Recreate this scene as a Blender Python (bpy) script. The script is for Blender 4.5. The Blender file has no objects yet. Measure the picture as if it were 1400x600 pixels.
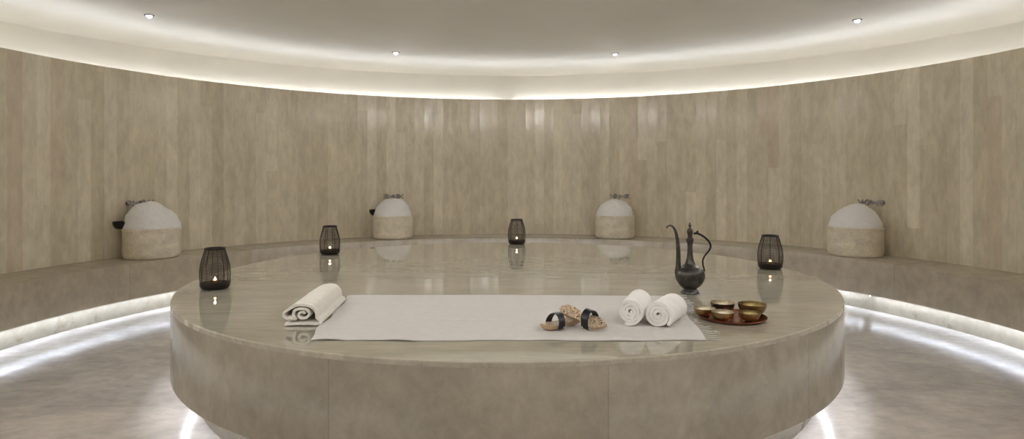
import bpy, bmesh, math, random
from math import sin, cos, pi, sqrt, atan2, radians
from mathutils import Vector, Matrix, noise as mnoise

S = bpy.context.scene
COL = S.collection
random.seed(7)

# ---------------------------------------------------------------- measures (metres)
FPX, X0, Y0 = 861.0, 700.0, 239.6
CAMZ = 1.268
RC = Vector((0.0, 4.404))            # centre of the round room
RW, RBENCH, RTOE = 4.196, 3.651, 3.705
PC = Vector((-0.025, 4.395))         # centre of the round platform
RP, RPL = 2.075, 1.935
Z_TOP, Z_LIP = 0.580, 0.174          # platform
ZB, ZBL = 0.469, 0.150               # bench
ZW, ZC, RCOVE = 2.303, 2.868, 5.66
SLAB = Z_TOP + 0.0006

# ---------------------------------------------------------------- scene graph helpers
def link(o, parent=None):
    COL.objects.link(o)
    if parent is not None: o.parent = parent
    return o

def tag(o, label=None, cat=None, group=None, kind=None):
    if label: o['label'] = label
    if cat: o['category'] = cat
    if group: o['group'] = group
    if kind: o['kind'] = kind
    return o

def empty(name, loc, rz=0.0):
    o = bpy.data.objects.new(name, None)
    o.empty_display_size = 0.05
    o.location = loc
    o.rotation_euler = (0, 0, rz)
    return link(o)

def mk(name, verts, faces, mat, parent=None, smooth=True, angle=35, loc=None, mats=None, midx=None):
    me = bpy.data.meshes.new(name)
    me.from_pydata([tuple(v) for v in verts], [], faces)
    me.validate()
    bm = bmesh.new(); bm.from_mesh(me)
    bmesh.ops.recalc_face_normals(bm, faces=bm.faces)
    bm.to_mesh(me); bm.free()
    if mats:
        for m in mats: me.materials.append(m)
        if midx:
            for p, i in zip(me.polygons, midx): p.material_index = i
    elif mat: me.materials.append(mat)
    if smooth:
        me.shade_smooth()
        me.set_sharp_from_angle(angle=radians(angle))
    o = bpy.data.objects.new(name, me)
    if loc is not None: o.location = loc
    return link(o, parent)

class Acc:
    """collects pieces of ONE part"""
    def __init__(s): s.v = []; s.f = []
    def add(s, vf):
        b = len(s.v); s.v += [Vector(v) for v in vf[0]]; s.f += [[i + b for i in f] for f in vf[1]]
        return s
    def build(s, name, mat, parent=None, **k): return mk(name, s.v, s.f, mat, parent, **k)

def lathe(prof, n=64, closed=False, a0=0.0, a1=2*pi, cap=True):
    """prof: list of (r, z); a full turn, or an arc a0..a1 with end caps"""
    full = abs(a1 - a0 - 2*pi) < 1e-6
    m = n if full else n + 1
    v, f = [], []
    P = len(prof)
    for i in range(m):
        a = a0 + (a1 - a0) * i / n
        for r, z in prof: v.append((r*cos(a), r*sin(a), z))
    last = P if closed else P - 1
    for i in range(n):
        j = (i + 1) % m
        for k in range(last):
            l = (k + 1) % P
            if prof[k][0] < 1e-7 and prof[l][0] < 1e-7: continue
            if prof[k][0] < 1e-7: f.append([i*P+k, j*P+l, i*P+l])
            elif prof[l][0] < 1e-7: f.append([i*P+k, j*P+k, i*P+l])
            else: f.append([i*P+k, j*P+k, j*P+l, i*P+l])
    if not full and cap and closed:
        f.append([k for k in range(P)][::-1]); f.append([n*P + k for k in range(P)])
    return v, f

def tube(pts, rad, n=10, cap=True, flat=1.0, closed=False):
    pts = [Vector(p) for p in pts]
    if not hasattr(rad, '__len__'): rad = [rad]*len(pts)
    v, f = [], []
    N = len(pts)
    t0 = (pts[1]-pts[0]).normalized()
    up = Vector((0,0,1)) if abs(t0.z) < .9 else Vector((0,1,0))
    nrm = (up - t0*up.dot(t0)).normalized()
    for i, p in enumerate(pts):
        if closed: t = (pts[(i+1) % N]-pts[i-1]).normalized()
        elif i == 0: t = t0
        elif i == N-1: t = (pts[-1]-pts[-2]).normalized()
        else: t = (pts[i+1]-pts[i-1]).normalized()
        nrm = (nrm - t*nrm.dot(t)).normalized()
        b = t.cross(nrm)
        for k in range(n):
            a = 2*pi*k/n
            v.append(p + (nrm*cos(a) + b*sin(a)*flat)*rad[i])
    for i in range(N if closed else N-1):
        j = (i+1) % N
        for k in range(n):
            l = (k+1) % n
            f.append([i*n+k, i*n+l, j*n+l, j*n+k])
    if cap and not closed:
        f.append([k for k in range(n)][::-1]); f.append([(N-1)*n+k for k in range(n)])
    return v, f

def smooth_path(ctrl, sub=8):
    """Catmull-Rom through control points (any dimension tuples)"""
    C = [tuple(c) for c in ctrl]; out = []
    for i in range(len(C)-1):
        p0 = C[max(i-1, 0)]; p1 = C[i]; p2 = C[i+1]; p3 = C[min(i+2, len(C)-1)]
        for s in range(sub):
            t = s/sub
            out.append(tuple(.5*((2*b)+(-a+c)*t+(2*a-5*b+4*c-d)*t*t+(-a+3*b-3*c+d)*t**3) for a, b, c, d in zip(p0, p1, p2, p3)))
    out.append(C[-1])
    return out

def box(cx, cy, cz, sx, sy, sz):
    v = [(cx+sx*x/2, cy+sy*y/2, cz+sz*z/2) for x in (-1,1) for y in (-1,1) for z in (-1,1)]
    return v, [[0,1,3,2],[4,6,7,5],[0,4,5,1],[2,3,7,6],[0,2,6,4],[1,5,7,3]]

def ball(c, r, n=14, sz=1.0):
    prof = [(r*sin(pi*i/n), -r*sz*cos(pi*i/n)) for i in range(n+1)]
    prof[0] = (0, -r*sz); prof[-1] = (0, r*sz)
    v, f = lathe(prof, n*2)
    return [Vector(p)+Vector(c) for p in v], f

# ---------------------------------------------------------------- materials
def lin(c):
    return tuple((x/255/12.92 if x/255 <= .04045 else ((x/255+.055)/1.055)**2.4) for x in c) + (1.0,)

class NT:
    def __init__(s, name):
        s.m = bpy.data.materials.new(name); s.m.use_nodes = True
        s.t = s.m.node_tree; s.b = s.t.nodes['Principled BSDF']
    def n(s, t, **k):
        o = s.t.nodes.new(t)
        for a, b in k.items(): setattr(o, a, b)
        return o
    def l(s, a, b): s.t.links.new(a, b)
    def val(s, sock, x):
        if hasattr(x, 'links'): s.l(x, sock)
        else: sock.default_value = x
    def math(s, op, a, b=0.0, c=None):
        o = s.n('ShaderNodeMath', operation=op)
        s.val(o.inputs[0], a); s.val(o.inputs[1], b)
        if c is not None: s.val(o.inputs[2], c)
        return o.outputs[0]
    def mix(s, fac, a, b, blend='MIX'):
        o = s.n('ShaderNodeMix', data_type='RGBA', blend_type=blend)
        s.val(o.inputs[0], fac); s.val(o.inputs[6], a); s.val(o.inputs[7], b)
        return o.outputs[2]
    def coord(s, scale=(1,1,1), which='Object'):
        tc = s.n('ShaderNodeTexCoord'); mp = s.n('ShaderNodeMapping')
        mp.inputs['Scale'].default_value = scale
        s.l(tc.outputs[which], mp.inputs[0]); return mp.outputs[0]
    def noise(s, vec, scale, detail=4, rough=.55, dist=0.0):
        o = s.n('ShaderNodeTexNoise')
        s.l(vec, o.inputs['Vector'])
        o.inputs['Scale'].default_value = scale; o.inputs['Detail'].default_value = detail
        o.inputs['Roughness'].default_value = rough; o.inputs['Distortion'].default_value = dist
        return o.outputs[0]
    def ramp(s, fac, stops):
        o = s.n('ShaderNodeValToRGB'); s.l(fac, o.inputs[0])
        e = o.color_ramp.elements
        while len(e) < len(stops): e.new(.5)
        for q, (p, c) in zip(e, stops):
            q.position = p; q.color = c if len(c) == 4 else tuple(c)+(1,)
        return o.outputs[0]
    def bump(s, h, strength, dist=.01):
        o = s.n('ShaderNodeBump'); s.l(h, o.inputs['Height'])
        o.inputs['Strength'].default_value = strength; o.inputs['Distance'].default_value = dist
        s.l(o.outputs[0], s.b.inputs['Normal'])

def simple(name, col, rough=.5, metal=0.0, **k):
    q = NT(name); b = q.b
    b.inputs['Base Color'].default_value = col if len(col) == 4 else tuple(col)+(1,)
    b.inputs['Roughness'].default_value = rough; b.inputs['Metallic'].default_value = metal
    for a, v in k.items(): b.inputs[a.replace('_', ' ')].default_value = v
    return q.m

def scal(c, k): return (c[0]*k, c[1]*k, c[2]*k, 1)
STONE = (0.485, 0.418, 0.322)

def stone(name, base=STONE, rough=.12, stretch=(1,1,1), scale=1.0, contrast=.16, bump=0.0,
          tiles=None, panels=None, ring=None, grid=None, blotch=.0, ior=1.5, off=0.0):
    """polished beige marble. tiles=(count round, row height); panels=(count round, z joint); grid: floor slab size"""
    q = NT(name); b = q.b
    v = q.coord(stretch)
    big = q.noise(v, 1.6*scale, 5, .6, .6)
    fine = q.noise(v, 11*scale, 6, .7, .3)
    spk = q.noise(v, 55*scale, 3, .7)
    lo = scal(base, 1-contrast); hi = scal(base, 1+contrast)
    c = q.ramp(big, [(.3, lo), (.52, base+(1,)), (.72, hi)])
    c = q.mix(q.ramp(fine, [(.35, (0,0,0)), (.65, (1,1,1))]), scaled(q, c, .88), scaled(q, c, 1.10))
    c = q.mix(q.ramp(spk, [(.60, (0,0,0)), (.72, (.35,.35,.35))]), c, scaled(q, c, .82))
    if tiles or panels:
        tc = q.n('ShaderNodeTexCoord'); sp = q.n('ShaderNodeSeparateXYZ'); q.l(tc.outputs['Object'], sp.inputs[0])
        N, H = tiles or panels
        ang = q.math('MULTIPLY', q.math('ARCTAN2', sp.outputs[1], sp.outputs[0]), N/(2*pi))
        ang = q.math('ADD', ang, N*2.0+off)
        ci = q.math('FLOOR', ang); fr = q.math('FRACT', ang)
        wn = q.n('ShaderNodeTexWhiteNoise', noise_dimensions='1D'); q.l(ci, wn.inputs['W'])
        zz = q.math('ADD', q.math('DIVIDE', sp.outputs[2], H), q.math('MULTIPLY', wn.outputs[0], 3.0))
        ri = q.math('FLOOR', zz)
        cb = q.n('ShaderNodeCombineXYZ'); q.l(ci, cb.inputs[0]); q.l(ri, cb.inputs[1])
        w2 = q.n('ShaderNodeTexWhiteNoise', noise_dimensions='2D'); q.l(cb.outputs[0], w2.inputs['Vector'])
        amp = .20 if tiles else .10
        fac = q.math('ADD', q.math('MULTIPLY', w2.outputs[0], amp), 1-amp/2)
        hs = q.n('ShaderNodeHueSaturation'); q.l(c, hs.inputs['Color']); q.l(fac, hs.inputs['Value'])
        q.l(q.math('ADD', q.math('MULTIPLY', w2.outputs[0], -.25), 1.12), hs.inputs['Saturation'])
        c = hs.outputs[0]
        # thin joints between the vertical slabs
        edge = q.math('ABSOLUTE', q.math('SUBTRACT', fr, .5))
        jw = .014 if tiles else .0022
        jm = q.math('GREATER_THAN', edge, .5-jw)
        c = q.mix(q.math('MULTIPLY', jm, .22 if tiles else .5), c, scaled(q, c, .55))
        if tiles:
            # rare rusty slab
            rust = q.math('GREATER_THAN', w2.outputs[0], .955)
            c = q.mix(q.math('MULTIPLY', rust, .30), c, (.42, .27, .15, 1))
        tv = q.n('ShaderNodeVectorMath', operation='ADD'); 
    if grid:
        br = q.n('ShaderNodeTexBrick'); q.l(q.coord(), br.inputs[0])
        br.inputs['Scale'].default_value = 1; br.inputs['Brick Width'].default_value = grid[0]; br.inputs['Row Height'].default_value = grid[1]
        br.inputs['Mortar Size'].default_value = .0016; br.inputs['Mortar Smooth'].default_value = .3
        br.inputs['Color1'].default_value = (.94,.94,.94,1); br.inputs['Color2'].default_value = (1.05,1.04,1.02,1); br.inputs['Mortar'].default_value = (.8,.78,.75,1)
        c = q.mix(1.0, c, br.outputs['Color'], 'MULTIPLY')
    q.l(c, b.inputs['Base Color'])
    rr = q.n('ShaderNodeMapRange'); q.l(q.noise(v, 4*scale, 6, .7, .5), rr.inputs[0])
    rr.inputs['From Min'].default_value = .3; rr.inputs['From Max'].default_value = .7
    rr.inputs['To Min'].default_value = rough*.75; rr.inputs['To Max'].default_value = rough*(1.35+blotch)
    q.l(rr.outputs[0], b.inputs['Roughness'])
    b.inputs['IOR'].default_value = ior
    if bump: q.bump(q.noise(q.coord(stretch), 3.0, 3, .5), bump, .01)
    return q.m

def scaled(q, c, k):
    o = q.n('ShaderNodeMix', data_type='RGBA', blend_type='MULTIPLY'); o.inputs[0].default_value = 1
    q.l(c, o.inputs[6]); o.inputs[7].default_value = (k, k, k, 1); return o.outputs[2]

M = {}
M['wall'] = stone('wall_marble', (.78,.71,.57), .15, (1,1,.35), 1.3, .10, tiles=(210, 3.4), bump=.02)
M['top'] = stone('platform_top_marble', (.36,.335,.268), .016, (.35,1.6,1), 1.5, .14, bump=.0015, blotch=2.0, ior=2.35)
M['side'] = stone('platform_side_marble', (.35,.31,.25), .15, (1.1,1.1,.9), 1.0, .12, panels=(12, 5.0), bump=.01, off=.643)
M['edge'] = stone('platform_edge_marble', (.43,.39,.31), .25, (1,1,1), 1.5, .10)
M['bench'] = stone('bench_marble', (.47,.42,.34), .26, (1,1,.8), 1.0, .11, panels=(18, 5.0), blotch=-.55)
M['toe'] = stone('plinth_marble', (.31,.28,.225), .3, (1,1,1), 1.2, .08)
M['floor'] = stone('floor_marble', (.53,.50,.475), .18, (.8,1.15,1), 1.1, .24, bump=.02, grid=(1.9,.95))
M['basin'] = stone('basin_marble', (.80,.73,.60), .35, (1,1,1.7), 4.5, .16)

def plaster():
    q = NT('ceiling_plaster'); v = q.coord()
    c = q.ramp(q.noise(v, .8, 5, .6), [(.3, (.77,.75,.70)), (.7, (.83,.81,.76))])
    q.l(c, q.b.inputs['Base Color']); q.b.inputs['Roughness'].default_value = .85
    return q.m
M['ceiling'] = plaster()

def towel_mat(name, col, scale=900, strength=.35, cells=False):
    q = NT(name); v = q.coord()
    n1 = q.noise(v, scale*.3, 3, .7); n2 = q.noise(v, 28, 4, .6)
    q.l(q.mix(q.ramp(n2, [(.3,(0,0,0)),(.7,(1,1,1))]), scal(col,.93), scal(col,1.03)), q.b.inputs['Base Color'])
    q.b.inputs['Roughness'].default_value = .95
    q.b.inputs['Sheen Weight'].default_value = .3
    q.b.inputs['Specular IOR Level'].default_value = .15
    mx = q.math('ADD', q.math('MULTIPLY', n1, .6), q.math('MULTIPLY', n2, .6))
    q.bump(mx, strength, .004)
    return q.m
M['terry'] = towel_mat('white_terry', (.82,.80,.775), 420, .8)
M['cotton'] = towel_mat('white_cotton', (.54,.515,.495), 1200, .15)
M['terry_cream'] = towel_mat('off_white_terry', (.76,.73,.67), 420, .8)
def foam_mat():
    q = NT('soap_foam'); v = q.coord()
    q.b.inputs['Base Color'].default_value = (.96,.96,.97,1); q.b.inputs['Roughness'].default_value = .75
    q.b.inputs['Subsurface Weight'].default_value = .1
    q.b.inputs['Subsurface Radius'].default_value = (.02,.02,.02)
    vo = q.n('ShaderNodeTexVoronoi'); q.l(v, vo.inputs['Vector']); vo.inputs['Scale'].default_value = 70
    q.bump(q.math('ADD', vo.outputs['Distance'], q.noise(v, 14, 5, .6)), .4, .008)
    return q.m
M['foam'] = foam_mat()
M['chrome'] = simple('chrome', (.50,.50,.54), .12, 1.0)
M['dark_bowl'] = simple('dark_copper', (.028,.022,.022), .4, .4)
M['black_metal'] = simple('black_lantern_metal', (.016,.010,.008), .55, .3)
M['mesh_metal'] = simple('dark_bronze_wire', (.035,.028,.018), .5, .4)
M['strap'] = simple('black_leather', (.009,.009,.012), .42)
M['stud'] = simple('silver_stud', (.8,.8,.82), .3, .8)
M['wax'] = simple('candle_wax', (.85,.75,.55), .5, 0, Subsurface_Weight=.2)
M['alu'] = simple('tealight_cup', (.35,.28,.2), .35, .9)

def pewter():
    q = NT('aged_pewter'); v = q.coord()
    n = q.noise(v, 22, 6, .7, .4)
    q.l(q.ramp(n, [(.3, (.035,.032,.030)), (.55, (.085,.078,.070)), (.75, (.17,.145,.115))]), q.b.inputs['Base Color'])
    q.b.inputs['Metallic'].default_value = .75
    q.l(q.ramp(n, [(.3, (.5,.5,.5)), (.7, (.32,.32,.32))]), q.b.inputs['Roughness'])
    vo = q.n('ShaderNodeTexVoronoi'); q.l(v, vo.inputs['Vector']); vo.inputs['Scale'].default_value = 110
    q.bump(vo.outputs['Distance'], .3, .002)
    return q.m
M['pewter'] = pewter()
M['pewter_dark'] = simple('blackened_handle', (.016,.013,.013), .45, .5)
M['pewter_red'] = simple('reddish_pewter', (.075,.055,.045), .42, .7)

def brass(name, lo, hi, rough=.3):
    q = NT(name); v = q.coord()
    n = q.noise(v, 35, 5, .7, .3)
    q.l(q.ramp(n, [(.3, lo), (.7, hi)]), q.b.inputs['Base Color'])
    q.b.inputs['Metallic'].default_value = .9; q.b.inputs['Roughness'].default_value = rough
    vo = q.n('ShaderNodeTexVoronoi'); q.l(v, vo.inputs['Vector']); vo.inputs['Scale'].default_value = 160
    q.bump(vo.outputs['Distance'], .35, .0015)
    return q.m
M['brass'] = brass('hammered_brass', (.24,.16,.07), (.46,.33,.16))
M['brass_old'] = brass('aged_brass', (.16,.115,.045), (.33,.25,.11), .34)
M['brass_dark'] = brass('dark_tinned_brass', (.07,.06,.045), (.2,.17,.13), .25)
M['copper'] = brass('copper_tray', (.24,.075,.04), (.50,.19,.11), .25)
M['bowl_inside'] = brass('pale_brass_inside', (.34,.29,.2), (.55,.48,.36), .4)

def wood():
    q = NT('carved_wood_side'); v = q.coord((14,3,3))
    q.l(q.ramp(q.noise(v, 4, 5, .7), [(.3, (.44,.29,.17)), (.7, (.64,.46,.30))]), q.b.inputs['Base Color'])
    q.b.inputs['Roughness'].default_value = .5
    return q.m
M['wood'] = wood()
def inlay():
    q = NT('wood_with_black_inlay')
    v = q.coord((1,1,.001))
    wood_c = q.ramp(q.noise(v, 30, 4, .6), [(.3, (.58,.43,.28)), (.7, (.74,.58,.41))])
    n = q.noise(v, 34, 1.0, .5, .8)
    m = q.math('GREATER_THAN', q.math('SINE', q.math('MULTIPLY', n, 62.0)), .38)
    q.l(q.mix(m, wood_c, (.018,.015,.014,1)), q.b.inputs['Base Color'])
    q.b.inputs['Roughness'].default_value = .4
    return q.m
M['inlay'] = inlay()

def emit(name, col, s):
    m = bpy.data.materials.new(name); m.use_nodes = True
    t = m.node_tree; t.nodes.clear()
    e = t.nodes.new('ShaderNodeEmission'); o = t.nodes.new('ShaderNodeOutputMaterial')
    e.inputs[0].default_value = tuple(col)+(1,); e.inputs[1].default_value = s
    t.links.new(e.outputs[0], o.inputs[0]); return m
E_BENCH, E_PLAT, E_COVE_A, E_COVE_B = 58.0, 14.0, 19.0, 31.0
M['led_bench'] = emit('led_cool', (.80,.87,1.0), E_BENCH)
M['led_plat'] = emit('led_platform', (.92,.93,1.0), E_PLAT)
M['led_a'] = emit('led_cove_cool', (.86,.90,1.0), E_COVE_A)
M['led_b'] = emit('led_cove_warm', (.97,.95,.93), E_COVE_B)
M['flame'] = emit('candle_flame', (1.0,.66,.32), 14.0)
M['lens'] = emit('downlight_lens', (1.0,.97,.92), 7.0)
M['trim'] = simple('white_trim', (.62,.61,.58), .5)
M['trim_dark'] = simple('downlight_recess', (.10,.10,.10), .5)

# ================================================================ THE SETTING
def struct(name, vf, mat, loc=(0,0,0), **k):
    o = mk(name, vf[0], vf[1], mat, loc=loc, **k); o['kind'] = 'structure'; return o

rc3 = (RC.x, RC.y, 0)
v, f = lathe([(0, 0), (RW+1.7, 0), (RW+1.7, -.1), (0, -.1)], 128)
struct('floor', (v, f), M['floor'], rc3)

# the round wall: flat marble slabs set on a circle, a doorway where the camera stands
NT_ = 210
door_half = 2.5                       # slabs each side of the doorway, half of its width (in slabs)
da = 2*pi/NT_
amid = -pi/2
k0 = round(amid/da)                   # slab boundary nearest the door axis
A_OPEN0 = (k0-5)*da; A_OPEN1 = (k0+5)*da
n_full = NT_-10
prof = [(RW, 0), (RW, ZW), (RW+.07, ZW), (RW+.07, 0)]
v, f = lathe(prof, n_full, closed=True, a0=A_OPEN1, a1=A_OPEN0+2*pi)
struct('wall_round', (v, f), M['wall'], rc3, smooth=False)
prof = [(RW, 2.12), (RW, ZW), (RW+.07, ZW), (RW+.07, 2.12)]
v, f = lathe(prof, 10, closed=True, a0=A_OPEN0, a1=A_OPEN1)
struct('wall_above_door', (v, f), M['wall'], rc3, smooth=False)
# doorway reveal behind the camera
wd = RW*sin(5*da)
yw = RC.y-RW*cos(5*da)-.07
a = Acc()
a.add(box(-wd-.05, yw-.55, 1.06, .1, 1.1, 2.12)); a.add(box(wd+.05, yw-.55, 1.06, .1, 1.1, 2.12))
a.add(box(0, yw-.55, 2.17, 2*wd+.2, 1.1, .1))
o = a.build('door_1', M['bench'], smooth=False); o['kind'] = 'structure'

# cove trough behind the wall top, its outer wall and the ceiling
v, f = lathe([(RW+.07, 2.16), (RCOVE, 2.16), (RCOVE, 2.10), (RW+.07, 2.10)], 128, closed=True)
struct('trim_cove_shelf', (v, f), M['ceiling'], rc3)
v, f = lathe([(RCOVE, 2.10), (RCOVE, ZC-.029), (RCOVE+.06, ZC-.029), (RCOVE+.06, 2.10)], 160, closed=True)
struct('wall_cove', (v, f), M['ceiling'], rc3)
cp = [(0, ZC), (RCOVE-.02, ZC)] + [(RCOVE-.02+.02*sin(t*pi/2/6), ZC-.02+.02*cos(t*pi/2/6)) for t in range(1, 7)] + \
     [(RCOVE, ZC-.03), (RCOVE+.1, ZC-.03), (RCOVE+.1, ZC+.1), (0, ZC+.1)]
v, f = lathe(cp, 160)
struct('ceiling', (v, f), M['ceiling'], rc3)

# ---------------------------------------------------------------- LED strips
def strip(name, label, r0, r1, z, th, arcs, mat, centre, up=False):
    root = empty(name, (centre.x, centre.y, z)); tag(root, label, 'light strip')
    for a0, a1 in arcs:
        n = max(8, int((a1-a0)/(2*pi)*120))
        v, f = lathe([(r0, 0), (r1, 0)], n, a0=a0, a1=a1)
        o = mk('led_tape', v, f, mat, root)
        body = lathe([(r0-.002, 0.001 if not up else -.001), (r1+.002, 0.001 if not up else -.001), (r1+.002, th if not up else -th), (r0-.002, th if not up else -th)], n, closed=True, a0=a0, a1=a1)
        body = Acc().add(body)
        if name.startswith('inner'):     # raised outer lip of the profile, it aims the light at the ceiling
            body.add(lathe([(r1+.003, -.004), (r1+.005, -.004), (r1+.005, .011), (r1+.003, .011)], n, closed=True, a0=a0, a1=a1))
        body.build('channel', M['trim'], root)
    return root
full = [(0, 2*pi)]
# azimuth (seen from the room centre) of a few gaps in the strips
ga = atan2(3.66*1, -.08)              # far side, just left of the middle
def az(px, r):                        # azimuth round the room of pixel column px on a circle of radius r (far side)
    s = (px-X0)/FPX; A = 1+s*s; B = -2*RC.y; C = RC.y**2-r*r
    d = (-B+sqrt(B*B-4*A*C))/(2*A)
    return atan2(d-RC.y, s*d), d
a_, _ = az(1190, RTOE)
g = .010
strip('bench_light_strip', 'thin white light strip running under the lip of the round marble bench', 3.6555, 3.6665, ZBL+.001, .001,
      [(a_+g, a_+2*pi-g)] if False else [(A_OPEN1+.1+2*pi-2*pi, a_-g), (a_+g, A_OPEN0+2*pi-.1)], M['led_bench'], RC)
strip('platform_light_strip', 'thin white light strip under the lip of the central round platform', 1.998, 2.020, Z_LIP+.050, .003, full, M['led_plat'], PC)
strip('inner_cove_light_strip', 'white light strip hidden in the ceiling cove just behind the wall top', RW+.41, RW+.435, 2.318, .012, full, M['led_a'], RC, up=True)
b_, _ = az(693, 5.54)
ob = empty('outer_cove_light_strip', (RC.x, RC.y, 2.372)); tag(ob, 'warm white light strip hidden at the outer edge of the ceiling cove', 'light strip')
v, f = lathe([(5.555, 0), (5.555, .022)], 120, a0=b_+.022, a1=b_+2*pi-.022)
mk('led_tape', v, f, M['led_b'], ob)
v, f = lathe([(5.554, -.002), (5.554, .024), (5.548, .024), (5.548, -.002)], 120, closed=True, a0=b_+.022, a1=b_+2*pi-.022)
mk('channel', v, f, M['trim'], ob)

# ---------------------------------------------------------------- bench
def bev(r, z, rad, quad, n=4):
    """small rounded corner; quad: (sr, sz) direction of the outside"""
    out = []
    for i in range(n+1):
        t = pi/2*i/n
        out.append((r - quad[0]*rad*(1-sin(t)), z - quad[1]*rad*(1-cos(t))))
    return out
bench = empty('marble_bench', rc3)
tag(bench, 'long curved beige marble bench running along the round wall, lit from below', 'bench')
aB0, aB1 = A_OPEN1+.03, A_OPEN0+2*pi-.03
prof = [(RW-.003, ZB), (RW-.003, ZBL+.004), (RBENCH+.0028, ZBL+.004), (RBENCH+.0026, ZBL), (RBENCH, ZBL)] + [(RBENCH, ZB-.006), (RBENCH+.002, ZB-.002), (RBENCH+.006, ZB)]
v, f = lathe(prof, 150, closed=True, a0=aB0, a1=aB1)
mk('seat_slab', v, f, M['bench'], bench)
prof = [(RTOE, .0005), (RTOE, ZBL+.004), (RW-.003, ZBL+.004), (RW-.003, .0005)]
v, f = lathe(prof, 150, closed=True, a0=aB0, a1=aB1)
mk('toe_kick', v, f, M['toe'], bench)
# the tiny bare lamp end that shows in the gap of the bench strip
d0 = _ = None
p = Vector((cos(a_)*(RTOE-.004), sin(a_)*(RTOE-.004)))
q = ball((0,0,0), .008, 8)
o = mk('lamp_end', q[0], q[1], emit('lamp_end_glow', (1,.98,.95), 2.0), loc=(RC.x+p.x-.001, RC.y+p.y, ZBL-.018))
tag(o, 'tiny bright lamp end under the bench lip right of the platform', 'lamp')

# ---------------------------------------------------------------- platform
plat = empty('marble_platform', (PC.x, PC.y, 0))
tag(plat, 'large round polished beige marble platform in the middle of the room', 'platform')
NS_ = 260
rings = [(RP-.0045, Z_TOP), (RP-.0015, Z_TOP-.0015), (RP, Z_TOP-.005), (RP, Z_TOP-.0225)]
v = [(r*cos(2*pi*i/NS_), r*sin(2*pi*i/NS_), z) for r, z in rings for i in range(NS_)]
f = [list(range(NS_)), list(range(4*NS_-1, 3*NS_-1, -1))]
mi = [0, 0]
for k in range(3):
    f += [[k*NS_+i, k*NS_+NS_+i, k*NS_+NS_+(i+1) % NS_, k*NS_+(i+1) % NS_] for i in range(NS_)]; mi += [1]*NS_
mk('top_slab', v, f, None, plat, smooth=False, mats=[M['top'], M['edge']], midx=mi)
v, f = lathe([(RP-.03, Z_TOP-.0227), (RP-.0006, Z_TOP-.0227), (RP-.0003, Z_TOP-.0235), (RP, Z_LIP+.003), (RP-.003, Z_LIP), (RP-.020, Z_LIP), (RP-.020, Z_LIP+.054), (1.60, Z_LIP+.054)], 260)
mk('side_panel', v, f, M['side'], plat)
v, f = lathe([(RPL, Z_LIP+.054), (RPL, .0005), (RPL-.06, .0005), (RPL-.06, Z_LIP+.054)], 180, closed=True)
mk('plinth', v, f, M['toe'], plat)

# ================================================================ ceiling lights
def downlight(px, py, label):
    d = FPX*(ZC-CAMZ)/(Y0-py); x = (px-X0)/FPX*d
    downlight_at(x, d, label)
def downlight_at(x, d, label, k=1.0):
    r = empty('ceiling_light', (x, d, ZC))
    tag(r, label, 'ceiling light', 'recessed ceiling spotlights')
    v, f = lathe([(.034, -.0005), (.034, -.007), (.040, -.010), (.052, -.009), (.056, -.004), (.056, -.0005)], 40, closed=True)
    mk('trim_ring', v, f, M['trim_dark'], r)
    v, f = lathe([(0, -.034), (.012, -.033), (.022, -.029), (.029, -.021), (.033, -.010), (.0335, -.001), (0, -.001)], 32)
    mk('lens', v, f, M['lens'], r)
    spot_light(r, x, d, k)
    r.scale = (.84, .84, .9)
SPOT_W = 79.0
def spot_light(parent, x, y, k=1.0):
    l = bpy.data.lights.new('spot_beam', 'SPOT'); l.energy = SPOT_W*k; l.color = (1.0, .97, .93)
    l.spot_size = radians(86); l.spot_blend = 1.0; l.shadow_soft_size = .022
    o = bpy.data.objects.new('spot_beam', l)
    q = Vector((RC.x-x, RC.y-y)).normalized()*cos(radians(33))
    o.rotation_euler = Vector((q.x, q.y, -sin(radians(33)))).to_track_quat('-Z', 'Y').to_euler()
    o.location = (0, 0, -.062)
    link(o, parent)
for px, py, w in ((204, 20.5, 'leftmost of the four in view'), (541, 71.5, 'second of four from the left'),
                  (841, 73, 'third of four from the left'), (1172, 27, 'rightmost of the four in view')):
    downlight(px, py, 'small round recessed ceiling spotlight, ' + w)
# unseen spotlights added behind and beside the camera to brighten the room
for k, w in enumerate(('left side', 'left side further back', 'rear left', 'rear left nearer the doorway', 'left of the doorway', 'right of the doorway', 'rear right nearer the doorway', 'rear right', 'right side further back', 'right side')):
    t = radians(178.0+20.45*k); x = RC.x+4.10*cos(t); y = RC.y+4.10*sin(t)
    downlight_at(x, y, 'added unseen round ceiling spotlight at the ' + w, .30+.36*max(0.0, -sin(t)))

# ================================================================ basins, foam, taps
def basin_place(px, r=3.935):
    s = (px-X0)/FPX; A = 1+s*s; B = -2*RC.y; C = RC.y**2-r*r
    d = (-B+sqrt(B*B-4*A*C))/(2*A)
    return Vector((s*d, d))
HB, RBAS = .285, .256
def make_basin(p, label, rz):
    r = empty('marble_basin', (p.x, p.y, ZB+.0006), rz)
    tag(r, label, 'basin', 'marble wash basins on the bench')
    R = RBAS
    prof = [(0, 0), (R-.035, 0), (R-.018, .004), (R-.009, .016), (R-.003, .04), (R-.003, HB-.028), (R-.002, HB-.022), (R, HB-.018), (R, HB-.006), (R-.005, HB),
            (R-.036, HB), (R-.042, HB-.006), (R-.05, HB-.06), (R-.09, .09), (R-.16, .06), (0, .055)]
    v, f = lathe(prof, 72)
    mk('bowl_body', v, f, M['basin'], r)
    return r

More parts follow.
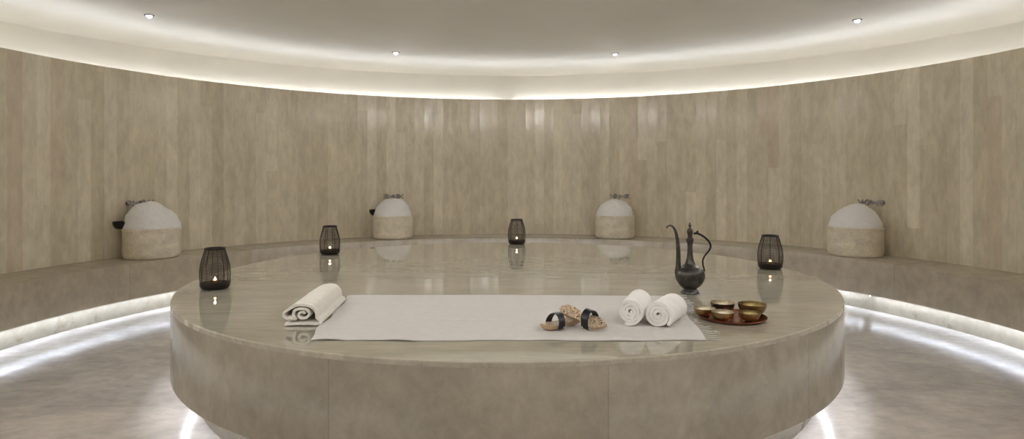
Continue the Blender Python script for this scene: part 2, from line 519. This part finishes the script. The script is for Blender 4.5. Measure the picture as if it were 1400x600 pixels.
def make_foam(p, label, lobes, seed, rim=None):
    """lobes: (dx, dy, radius, height, power). A heap of foam filling the basin."""
    NR, NA = 70, 160
    verts, faces = [], []
    Rm = RBAS-.046
    def h(x, y):
        best = -1.0; acc = 0
        for dx, dy, R, H, p_ in lobes:
            q = sqrt((x-dx)**2+(y-dy)**2)/R
            if q < 1:
                z = H*(1-q**p_)**(1/2.0)
                acc += z**6
        return acc**(1/6) if acc > 0 else 0
    # shell: rays from a low centre outwards, so the heap may bulge
    rings = NR
    for i in range(rings+1):
        el = pi/2*(1-i/rings)
        for k in range(NA):
            az_ = 2*pi*k/NA
            dv = Vector((cos(az_)*cos(el), sin(az_)*cos(el), sin(el)))
            t = 0.0; step = .004
            # march outwards while inside any lobe (ellipsoids)
            best = 0
            for dx, dy, R, H, p_ in lobes:
                # ray-ellipsoid from origin (0,0,0); centre (dx,dy,0); semi axes R,R,H
                o_ = Vector((-dx/R, -dy/R, 0)); d_ = Vector((dv.x/R, dv.y/R, dv.z/H))
                A = d_.dot(d_); B = 2*o_.dot(d_); C = o_.dot(o_)-1
                D = B*B-4*A*C
                if D > 0:
                    tt = (-B+sqrt(D))/(2*A)
                    if tt > 0: best += tt**9
            P = dv*best**(1/9)*.985
            n = mnoise.fractal(P*7+Vector((seed*3.1, 0, 0)), 1.0, 2.0, 4)
            n2 = mnoise.noise(P*28+Vector((0, seed, 0)))
            n3 = mnoise.noise(P*60+Vector((5, seed, 0)))
            P = P*(1+.06*n+.016*n2+.008*n3)
            verts.append(P)
    for i in range(rings):
        for k in range(NA):
            l = (k+1) % NA
            faces.append([i*NA+k, i*NA+l, (i+1)*NA+l, (i+1)*NA+k])
    # close the underside inside the basin
    b = len(verts)
    for k in range(NA):
        az_ = 2*pi*k/NA; verts.append(Vector((cos(az_)*(Rm-.02), sin(az_)*(Rm-.02), -.07)))
    for k in range(NA):
        l = (k+1) % NA
        faces.append([rings*NA+k, rings*NA+l, b+l, b+k])
    faces.append([b+k for k in range(NA)])
    faces.append([k for k in range(NA)])
    o = mk('soap_foam', verts, faces, M['foam'], loc=(p.x, p.y, ZB+HB+.003), angle=80)
    tag(o, label, 'foam', 'heaps of foam in the basins')
    return o

def make_tap(px, d_r, label, zc):
    r_ = RW
    s = (px-X0)/FPX; A = 1+s*s; B = -2*RC.y; C = RC.y**2-(r_-.02)**2
    d = (-B+sqrt(B*B-4*A*C))/(2*A)
    p = Vector((s*d, d)); dirv = (p-RC).normalized()
    wp = RC+dirv*(RW-.003)
    rz = atan2(dirv.y, dirv.x)-pi/2         # local +y points into the wall
    root = empty('wall_tap', (wp.x, wp.y, zc), rz)
    tag(root, label, 'tap', 'chrome cross-handle taps on the wall')
    a = Acc()
    a.add(tube([(-.10, -.045, 0), (.10, -.045, 0)], .012, 12))
    for sx in (-1, 1):
        a.add(tube([(sx*.075, -.002, 0), (sx*.075, -.045, 0)], .011, 12))
        a.add(tube([(sx*.075, -.002, 0), (sx*.075, -.010, 0)], .03, 20))
    a.add(ball((0, -.045, 0), .02, 10))
    a.build('mixer_body', M['chrome'], root)
    sp = smooth_path([(0, -.045, 0), (0, -.075, .018), (0, -.115, .015), (0, -.14, -.012), (0, -.142, -.03)], 5)
    Acc().add(tube(sp, .0105, 12)).add(tube([(0,-.142,-.022), (0,-.142,-.04)], .013, 12)).build('spout', M['chrome'], root)
    for sx in (-1, 1):
        h = Acc()
        h.add(tube([(sx*.10, -.045, 0), (sx*.10, -.082, 0)], [.013, .009], 12))
        h.add(ball((sx*.10, -.086, 0), .014, 8))
        for k in range(4):
            t = pi/4+k*pi/2
            e = (sx*.10+.034*cos(t), -.086, .034*sin(t))
            h.add(tube([(sx*.10, -.086, 0), e], [.006, .0055], 8)); h.add(ball(e, .0085, 6))
        h.build('cross_handle', M['chrome'], root)
    return root

specs = [
    (208, 187, 'leftmost, under foam piled in two humps', 'left',
     [(-.04, -.01, .210, .262, 2), (.105, -.02, .135, .17, 2), (0, 0, .228, .15, 2)], 1),
    (537, 536.5, 'second from the left of four', 'second',
     [(-.03, 0, .19, .205, 2), (.045, .01, .175, .21, 2), (0, 0, .225, .15, 2)], 2),
    (840.5, 848.5, 'third from left, between centre lantern and ewer', 'third',
     [(.015, 0, .195, .205, 2), (-.05, -.02, .16, .17, 2), (0, 0, .226, .15, 2)], 5),
    (1169, 1195, 'rightmost of four, beyond the rightmost lantern', 'right',
     [(0.02, 0, .190, .232, 2), (-.055, .0, .16, .16, 2), (0, 0, .228, .15, 2)], 9)]
foamlab = ['tall white foam heap with a lower second hump, in the leftmost marble basin',
           'white foam heap with a nearly flat top, in the second marble basin from left',
           'smooth round white foam dome in the third marble basin from left',
           'wide white foam dome in the rightmost marble basin']
taplab = ['chrome two-handle wall tap half hidden behind the tallest foam heap at far left',
          'chrome two-handle wall tap above the second marble basin from left',
          'chrome two-handle wall tap above the third marble basin from left',
          'chrome two-handle wall tap to the right above the rightmost marble basin']
BAS = []
for (px, tx, w, _s, lobes, sd), fl, tl in zip(specs, foamlab, taplab):
    p = basin_place(px); BAS.append(p)
    dv = (p-RC).normalized()
    make_basin(p, 'round marble basin on the bench, ' + w, sd*1.3)
    # lobes are laid out as seen from the room: x to the right, y away
    vd = p.normalized(); rt = Vector((vd.y, -vd.x))
    L2 = [((rt*dx+vd*dy).x, (rt*dx+vd*dy).y, R, H, pw) for dx, dy, R, H, pw in lobes]
    make_foam(p, fl, L2, sd)
    make_tap(tx, 0, tl, 0.992)

def rim_bowl(c, label):
    prof = [(0, 0), (.035, 0), (.055, .012), (.068, .035), (.073, .07), (.071, .071), (.069, .069), (.064, .036), (.05, .016), (0, .007)]
    v, f = lathe(prof, 48)
    o = mk('dark_bowl', v, f, M['dark_bowl'], loc=(c[0], c[1], ZB+HB+.0012))
    tag(o, label, 'bowl', 'dark bowls on basin rims')
rim_bowl((-3.742, 6.028), 'small black bowl on the left rim of the leftmost marble basin')
rim_bowl((BAS[1].x-.245, BAS[1].y+.085), 'small black bowl half hidden on the left rim of the second basin')

# ================================================================ lanterns with tea lights
LH = .246
def lr(z):                          # outer radius of the cage at height z
    pts = [(0, .074), (.02, .082), (.06, .0868), (.10, .0875), (.14, .084), (.18, .0745), (.215, .064), (.236, .0575), (.246, .0572)]
    for (a, ra), (b, rb) in zip(pts, pts[1:]):
        if z <= b:
            t = (z-a)/(b-a); return ra+(rb-ra)*t
    return pts[-1][1]
def make_lantern(x, y, label, rz):
    root = empty('candle_lantern', (x, y, SLAB), rz)
    tag(root, label, 'lantern', 'wire lanterns round the platform edge')
    prof = [(0, 0), (.066, 0), (.076, .005), (.083, .016), (.0865, .034), (.0845, .036), (.080, .020), (.070, .010), (0, .008)]
    v, f = lathe(prof, 56); mk('base', v, f, M['black_metal'], root)
    v, f = lathe([(0, .030), (.040, .030), (.041, .037), (.036, .037), (.036, .034), (0, .034)], 40)
    a = Acc().add((v, f)); a.add(tube([(0,0,.0075), (0,0,.031)], .01, 10)); a.build('candle_stand', M['black_metal'], root)
    v, f = lathe([(.0590, .236), (.0605, .2375), (.0605, .2455), (.059, .247), (.0555, .247), (.054, .2455), (.054, .2375), (.0555, .236)], 56, closed=True)
    mk('top_rim', v, f, M['black_metal'], root)
    for k in range(8):
        an = 2*pi*k/8
        pts = [(lr(z)*cos(an), lr(z)*sin(an), z) for z in [.028+.012*i for i in range(18)]]
        Acc().add(tube(pts, .0019, 6)).build('rib', M['black_metal'], root)
    m = Acc()
    for k in range(56):
        an = 2*pi*(k+.5)/56
        pts = [((lr(z)-.001)*cos(an), (lr(z)-.001)*sin(an), z) for z in [.030+.0175*i for i in range(12)]+[.238]]
        m.add(tube(pts, .0009, 4, cap=False))
    for j in range(22):
        z = .040+j*.0090
        r = lr(z)-.001
        m.add(tube([(r*cos(2*pi*k/40), r*sin(2*pi*k/40), z) for k in range(40)],   .0011, 4, closed=True))
    m.build('wire_mesh', M['mesh_metal'], root)
def make_tealight(x, y, label):
    root = empty('tealight_candle', (x, y, SLAB+.0345))
    tag(root, label, 'candle', 'lit tea lights in the lanterns')
    v, f = lathe([(0, 0), (.0195, 0), (.0195, .016), (.0185, .016), (.0185, .002), (0, .002)], 32); mk('cup', v, f, M['alu'], root)
    v, f = lathe([(0, .0022), (.0183, .0022), (.0183, .012), (.008, .0125), (0, .0120)], 32); mk('wax', v, f, M['wax'], root)
    Acc().add(tube([(0,0,.0119), (0,0,.018)], .0007, 6)).build('wick', M['black_metal'], root)
    v, f = lathe([(0, .0155), (.0045, .0165), (.0072, .020), (.0062, .025), (.0030, .031), (0, .037)], 16); mk('flame', v, f, M['flame'], root)
    l = bpy.data.lights.new('candle_glow', 'POINT'); l.energy = .22; l.color = (1, .62, .32); l.shadow_soft_size = .006
    lo = bpy.data.objects.new('candle_glow', l); lo.location = (0, 0, .05); link(lo, root)
lant = [(294, 3.83, 'nearest and biggest, at the left platform edge', 'nearest lantern at front left'),
        (451, 5.50, 'second from left, beyond the off-white rolled towel', 'back left lantern, second from left'),
        (706.5, 6.32, 'centred at the back platform edge', 'lantern centred at the back'),
        (1053, 4.645, 'rightmost, to the right of the ewer', 'rightmost lantern')]
for i, (px, d, w, cl) in enumerate(lant):
    x = (px-X0)/FPX*d
    make_lantern(x, d, 'dark wire mesh candle lantern, ' + w, .25+i*.31)
    make_tealight(x, d, 'lit tea light candle burning inside the ' + cl)

# ================================================================ flat towel (pestemal)
FL, FR = (-.848, 2.616), (.808, 2.616)
BL, BR = (-.926, 3.615), (.925, 3.585)
def towel_xy(u, v):
    a = Vector(FL).lerp(Vector(FR), u); b = Vector(BL).lerp(Vector(BR), u)
    p = a.lerp(b, v)
    # uneven hems
    p.x += .010*(1-u)**8*sin(v*17+1) + .006*u**8*sin(v*11)
    p.y += .006*(1-v)**8*sin(u*14+.6)+.003*(1-v)**8*sin(u*43) - .006*v**8*sin(u*9)
    # rounded far left corner
    c = max(0, 1-u/.05)*max(0, (v-.92)/.08); p.y -= .03*c*c
    return p
def towel_h(u, v):
    h = 0
    h += .0022*max(0, mnoise.noise(Vector((u*5, v*3.2, 1.7))))
    h += .0035*max(0, mnoise.noise(Vector((u*2+v*3, v*7, 5.1))))*(1-u)**2*1.6
    h += .005*max(0, sin(u*34+v*2))*(1-v)**14*(1 if u < .28 else .25)
    h += .010*math.exp(-((u-.02)/.03)**2)*math.exp(-((v-.3)/.2)**2)*.5
    h += .0016*math.exp(-((v-.36-.02*sin(u*8))/.012)**2)*max(0, min(1, (.7-u)*4))
    return h
NU, NV = 150, 80
root_t = empty('flat_towel', (0, 3.1, SLAB)); tag(root_t, 'large flat white fringed towel spread over the front of the platform', 'towel')
verts = []; faces = []
TH = .0042
for lay in (0, 1):
    for j in range(NV+1):
        for i in range(NU+1):
            u, v = i/NU, j/NV; p = towel_xy(u, v); h = towel_h(u, v)
            ed = min(u*NU, (1-u)*NU, v*NV, (1-v)*NV)
            z = (h+TH*(1 if ed > .5 else .6)) if lay == 0 else (h*.75 if h > .0005 else 0)
            verts.append((p.x, p.y-3.1, z+.0004))
W = NU+1; O = W*(NV+1)
for j in range(NV):
    for i in range(NU):
        q = j*W+i
        faces.append([q, q+1, q+W+1, q+W]); faces.append([O+q, O+q+W, O+q+W+1, O+q+1])
for i in range(NU):
    faces.append([i, O+i, O+i+1, i+1]); q = NV*W+i; faces.append([q, q+1, O+q+1, O+q])
for j in range(NV):
    q = j*W; faces.append([q, q+W, O+q+W, O+q]); q = j*W+NU; faces.append([q, O+q, O+q+W, q+W])
mk('cloth', verts, faces, M['cotton'], root_t, angle=50)
for k in range(30):
    v = .015+k/29*.97
    p = towel_xy(1, v)
    L = random.uniform(.055, .085) if abs(p.y-3.03) > .15 else random.uniform(.028, .042); ang = random.uniform(-.35, .25); amp = random.uniform(.003, .008)
    ph = random.uniform(0, 6)
    pts = []
    for s in range(9):
        t = s/8
        pts.append((p.x-.004+L*t*cos(ang), p.y-3.1+L*t*sin(ang)+amp*sin(ph+t*4)-amp*sin(ph), .0042-.0018*min(1, t*3)))
    rad = [.0012+.0006*sin(t*2.2) for t in [s/8 for s in range(9)]]; rad[-1] = .0022
    Acc().add(tube(pts, rad, 6, flat=1.3)).build('tassel', M['cotton'], root_t)

# ================================================================ rolled towels
def ribbon_roll(path, th, length, seed, wob=.003, nl=26, endwob=.006):
    """path: list of (x, z) of a towel's centreline, rolled; extruded along +y"""
    P = [Vector(p) for p in path]; n = len(P)
    nrm = []
    for i in range(n):
        t = (P[min(i+1, n-1)]-P[max(i-1, 0)]).normalized(); nrm.append(Vector((-t.y, t.x)))
    loop = []
    half = th/2
    for i in range(n): loop.append((i, half))
    tend = (P[-1]-P[-2]).normalized()
    loop.append((n-1, 0.0, tend*half*.8))
    for i in range(n-1, -1, -1): loop.append((i, -half))
    tst = (P[0]-P[1]).normalized()
    loop.append((0, 0.0, tst*half*.8))
    LN = len(loop)
    verts, faces = [], []
    ys = [0, .0, .004] + [length*k/(nl-1) for k in range(1, nl-1)] + [length-.004, length]
    for yi, y in enumerate(ys):
        f = y/length
        shrink = .72 if yi in (0, len(ys)-1) else (.93 if yi in (1,) else 1)
        for it in loop:
            i = it[0]; o = nrm[i]*it[1]*shrink
            if len(it) > 2: o = it[2]*shrink
            c = P[i]
            q = c+o
            nz = mnoise.noise(Vector((q.x*9+seed, f*3.0, q.y*9)))
            n3 = mnoise.noise(Vector((q.x*60+seed, y*60, q.y*60)))
            yy = y + endwob*mnoise.noise(Vector((i*.05, seed, 0)))*(1 if f < .5 else -1)
            q = q*(1+wob*6*nz*min(1, f*4)) + nrm[i]*n3*.0015*(1 if it[1] > 0 else -1)
            verts.append((q.x, yy, q.y))
    R = len(ys)
    for a in range(R-1):
        for k in range(LN):
            l = (k+1) % LN
            faces.append([a*LN+k, a*LN+l, (a+1)*LN+l, (a+1)*LN+k])
    # end faces: strips across the ribbon
    for a in (0, R-1):
        b = a*LN
        for i in range(n-1):
            faces.append([b+i, b+i+1, b+(2*n-1-i)+0 if False else b+(n+1)+(n-1-(i+1)), b+(n+1)+(n-1-i)])
        faces.append([b+n-1, b+n, b+n+1]); faces.append([b+2*n, b+2*n+1, b+0])
    return verts, faces

def spiral(turns, r0, r1, sx=1.0, a_end=-pi/2, tail=0, n=34, cw=1, seed=0, wob=.0):
    pts = []
    N = int(turns*n)
    for i in range(N+1):
        t = i/N
        a = a_end-cw*turns*2*pi*(1-t)
        r = r0+(r1-r0)*t
        r *= 1+wob*sin(3*a+seed)*(t)
        pts.append((r*cos(a)*sx, r*sin(a)))
    return pts

def place_roll(name, vf, mat, loc, rz, label, group=None, cut=None):
    zs = min(v[2] for v in vf[0])
    vv = [(v[0], v[1], v[2]-zs) for v in vf[0]]
    o = mk(name, vv, vf[1], mat, loc=loc, angle=60); o.rotation_euler = (0, 0, rz)
    tag(o, label, 'towel', group)
    return o
# pair on the flat towel
TZ = SLAB+TH+.0022
pth = spiral(3.4, .006, .0560, 1.0, a_end=-pi/2-.35, cw=-1, seed=1, wob=.02)
vf = ribbon_roll(pth, .0144, .28, 2, wob=.006)
place_roll('rolled_towel', vf, M['terry'], (.533, 2.845, TZ), -radians(20), 'rolled white towel on the flat towel, left one of the pair beside the sandals', 'pair of rolled towels')
pth = spiral(3.1, .007, .0575, 1.04, a_end=-pi/2+.9, cw=-1, seed=2, wob=.02)
vf = ribbon_roll(pth, .0160, .25, 7, wob=.006)
place_roll('rolled_towel', vf, M['terry'], (.655, 2.828, TZ), -radians(30), 'rolled white towel on the flat towel, right one of the pair nearer the fringe', 'pair of rolled towels')
# loosely folded roll on bare marble, at left
loose = smooth_path([(.012, .006), (.002, .012), (-.012, .006), (-.014, -.008), (.002, -.018), (.022, -.012), (.032, .006), (.018, .024), (-.012, .026),
                     (-.036, .016), (-.040, -.006), (-.030, -.022), (-.052, -.012), (-.066, -.018), (-.080, -.010), (-.082, .006), (-.060, .024), (-.028, .040), (.010, .044),
                     (.044, .034), (.062, .010), (.066, -.016), (.074, -.024), (.084, -.034), (.074, -.043), (.03, -.042), (-.02, -.042), (-.078, -.045)], 7)
vf = ribbon_roll(loose, .0120, .54, 11, wob=.004, nl=40, endwob=.010)
place_roll('rolled_towel', vf, M['terry_cream'], (-.957, 2.87, SLAB+.0004), radians(3.5), 'loosely rolled off-white towel on bare marble at the left end of the flat towel')

# ================================================================ wooden bath sandals
def make_sandal(loc, rot, label):
    root = empty('wooden_sandal', loc); root.rotation_euler = rot
    tag(root, label, 'sandal', 'pair of wooden bath sandals')
    L = .245
    # stations: t, half width, top z, bottom z   (x from heel 0 to toe L)
    st = [(0, .004, .034, .024), (.03, .017, .036, .016), (.10, .027, .037, .008), (.22, .030, .035, .002), (.33, .027, .031, .004), (.45, .024, .026, .012), (.58, .031, .024, .008),
          (.70, .0385, .025, .001), (.79, .0345, .026, .000), (.88, .0235, .028, .005), (.95, .0105, .032, .015), (1.0, .002, .036, .030)]
    sp = smooth_path(st, 4)
    verts, faces, mi = [], [], []
    NS = 14
    for t, w, zt, zb in sp:
        w = max(w, .0015)
        for k in range(NS+1):            # top, slightly dished
            s = -1+2*k/NS
            verts.append((t*L, s*w*1.16, zt-.003*(1-s*s)))
        for k in range(NS+1):            # underside, rounded
            s = 1-2*k/NS
            verts.append((t*L, s*w*.95, zb+(zt-zb)*.55*abs(s)**3))
    R = 2*(NS+1)
    for i in range(len(sp)-1):
        for k in range(R):
            l = (k+1) % R
            faces.append([i*R+k, i*R+l, (i+1)*R+l, (i+1)*R+k]); mi.append(1 if k < NS else 0)
    faces.append([k for k in range(R)]); mi.append(0)
    faces.append([(len(sp)-1)*R+k for k in range(R)]); mi.append(0)
    mk('sole', verts, faces, None, root, mats=[M['wood'], M['inlay']], midx=mi, angle=40)
    # arched strap
    verts, faces = [], []
    NA = 26; cx = L*.66; hw = .0185; W = .045; H = .060
    for k in range(NA+1):
        a = pi*k/NA
        y = -W*cos(a)*(1 if True else 1); z = .008+H*max(0.0, sin(a))**.75
        n = Vector((0, -cos(a)/W, max(.02, sin(a))/H)).normalized()
        for dx, off in ((-hw, .0), (-hw*.9, .0028), (hw*.9, .0028), (hw, .0), (hw*.9, -.0004), (-hw*.9, -.0004)):
            lean = .014*sin(a)
            verts.append((cx+dx-lean, y+n.y*off, z+n.z*off))
    for k in range(NA):
        for j in range(6):
            l = (j+1) % 6
            faces.append([k*6+j, k*6+l, (k+1)*6+l, (k+1)*6+j])
    faces.append(list(range(6))); faces.append([NA*6+j for j in range(6)])
    mk('strap', verts, faces, M['strap'], root)
    for sy in (-1, 1):
        q = ball((cx-.012, sy*.048, .013), .0035, 6, 1.0)
        mk('stud', q[0], q[1], M['stud'], root)
    return root
TT = SLAB+TH+.0022
# left sandal: toe to the left, lying flat
hA = Vector((.318, 2.893, TT)); dA = Vector((.125-.318, 2.745-2.893))
make_sandal(hA, (0, 0, atan2(dA.y, dA.x)), 'carved wooden bath sandal lying flat on the towel, toe to the left, black strap')
# right sandal: heel propped on the other, toe down to the right
make_sandal(Vector((.222, 2.885, TT+.050)), (radians(19), radians(11.5), atan2(-.142, .185)), 'carved wooden bath sandal with heel propped on the other, toe to the right')

# ================================================================ ewer
EX, EY = (943.3-X0)/FPX*3.68, 3.68
K = 3.68/FPX
def ez(py): return (401.0-py)*K
ew = empty('metal_ewer', (EX, EY, SLAB)); tag(ew, 'tall dark pewter ewer with long curved spout and looping handle on the platform', 'ewer')
prof = [(0, 0), (.051, 0), (.0525, .004), (.049, .012), (.041, .021), (.037, .027), (.040, .030), (.055, .040), (.070, .058), (.081, .080), (.0855, .100), (.084, .118), (.077, .134),
        (.064, .147), (.047, .157), (.033, .168), (.0245, .184), (.019, .205), (.0155, .235), (.0145, .262), (.0155, .285), (.0175, .296), (.0205, .302), (.0215, .310), (.0205, .317), (.0165, .321), (.0145, .325)]
v, f = lathe(smooth_path(prof, 3), 56); mk('body', v, f, M['pewter'], ew)
prof = [(.0145, .3255), (.0135, .334), (.0155, .344), (.0178, .356), (.0172, .366), (.013, .374), (.007, .379), (.0045, .383), (.006, .386), (.0095, .392), (.0088, .398), (.0045, .408), (0, .417)]
v, f = lathe(smooth_path(prof, 3), 32); mk('lid', v, f, M['pewter_red'], ew)
sx = lambda px: (px-943.3)*K
sp = [(-.060, 0, ez(378)), (sx(926.5), 0, ez(372)), (sx(927.3), 0, ez(362)), (sx(927.3), 0, ez(345)), (sx(926.3), 0, ez(330)), (sx(924), 0, ez(318)), (sx(920.5), 0, ez(311)), (sx(916.5), 0, ez(308.8)), (sx(913.3), 0, ez(309.6)), (sx(911.2), 0, ez(312.2))]
rd = [.022, .0175, .0150, .0125, .0105, .0085, .0068, .0055, .0048, .0056]
pp = smooth_path([p+(r,) for p, r in zip(sp, rd)], 6)
Acc().add(tube([q[:3] for q in pp], [q[3] for q in pp], 14)).build('spout', M['pewter'], ew)
hp = [(948.5, 320), (953, 319.5), (960, 322.5), (966.5, 327.5), (970.5, 333), (971.5, 338), (969, 343.5), (964, 349.5), (961, 356), (961.2, 363), (963, 369), (962.0, 373.5)]
pp = smooth_path([(sx(a), 0, ez(b)) for a, b in hp], 5)
nn = len(pp)
Acc().add(tube(pp, [.0068-.0028*(i/nn) for i in range(nn)], 10)).add(ball((sx(953.5), 0, ez(317.5)), .0075, 8)).build('handle', M['pewter_dark'], ew)
# grooved bands
for z, r in ((.0285, .0375), (.302, .0212), (.317, .0208)):
    Acc().add(tube([(r*cos(2*pi*k/40), r*sin(2*pi*k/40), z) for k in range(40)], .0022, 6, closed=True)).build('band', M['pewter_red'], ew)

# ================================================================ tray and bowls
TX, TY = 1.058, 3.028
v, f = lathe([(0, 0), (.128, 0), (.146, .003), (.156, .010), (.159, .0125), (.160, .0115), (.157, .0075), (.148, .0005), (.13, -.0025), (0, -.0025)][::1], 80)
v = [(a, b_, c+.0026) for a, b_, c in v]
tr = mk('copper_tray', v, f, M['copper'], loc=(TX, TY, SLAB))
tag(tr, 'round copper tray holding five small bowls, at the right on the platform', 'tray')
def make_bowl(x, y, R, H, mat, inside, label, foot=.3, tilt=(0,0)):
    prof_o = [(0, 0), (R*foot, 0), (R*(foot+.22), H*.10), (R*.80, H*.38), (R*.94, H*.70), (R*.995, H*.97), (R, H)]
    prof_i = [(R-.0022, H), (R*.93-.002, H*.70), (R*.78-.002, H*.40+.001), (R*.48, H*.14+.002), (0, H*.07+.002)]
    po = smooth_path(prof_o, 3); pi_ = smooth_path(prof_i, 3)
    root = empty('small_bowl', (x, y, SLAB+.0034)); root.rotation_euler = (tilt[0], tilt[1], 0)
    tag(root, label, 'bowl', 'bowls on the copper tray')
    v, f = lathe(po, 56); mk('outer_shell', v, f, mat, root)
    v, f = lathe([po[-1]]+pi_, 56); mk('inner_shell', v, f, inside, root)
make_bowl(.930, 3.045, .052, .044, M['brass'], M['bowl_inside'], 'small hammered brass bowl at the left edge of the copper tray')
make_bowl(.987, 2.948, .0515, .047, M['brass'], M['bowl_inside'], 'bright golden brass bowl in front, left of the two front bowls')
make_bowl(1.110, 2.946, .0515, .044, M['brass'], M['brass_old'], 'ribbed brass bowl in front, right of the two front bowls')
make_bowl(1.170, 3.068, .068, .060, M['brass_old'], M['brass_old'], 'largest bowl, olive brass, at the back right of the copper tray')
make_bowl(1.045, 3.126, .059, .054, M['brass_dark'], M['bowl_inside'], 'dark bowl with pale inside at the back of the copper tray')

# ================================================================ world, camera
w = bpy.data.worlds.new('world'); S.world = w; w.use_nodes = True
w.node_tree.nodes['Background'].inputs[0].default_value = (.9, .88, .85, 1)
w.node_tree.nodes['Background'].inputs[1].default_value = .12
cam = bpy.data.cameras.new('camera'); co = bpy.data.objects.new('camera', cam); COL.objects.link(co)
S.cycles.max_bounces = 14; S.cycles.diffuse_bounces = 8; S.cycles.glossy_bounces = 6
co.location = (0, 0, CAMZ); co.rotation_euler = (pi/2, 0, 0)
cam.sensor_width = 36; cam.lens = 36*FPX/1400; cam.shift_x = 0; cam.shift_y = -(300-Y0)/1400
cam.clip_start = .02
S.camera = co
S.view_settings.view_transform = 'Standard'; S.view_settings.look = 'None'
S.view_settings.gamma = 1; S.view_settings.use_curve_mapping = False
S.view_settings.exposure = 0.28
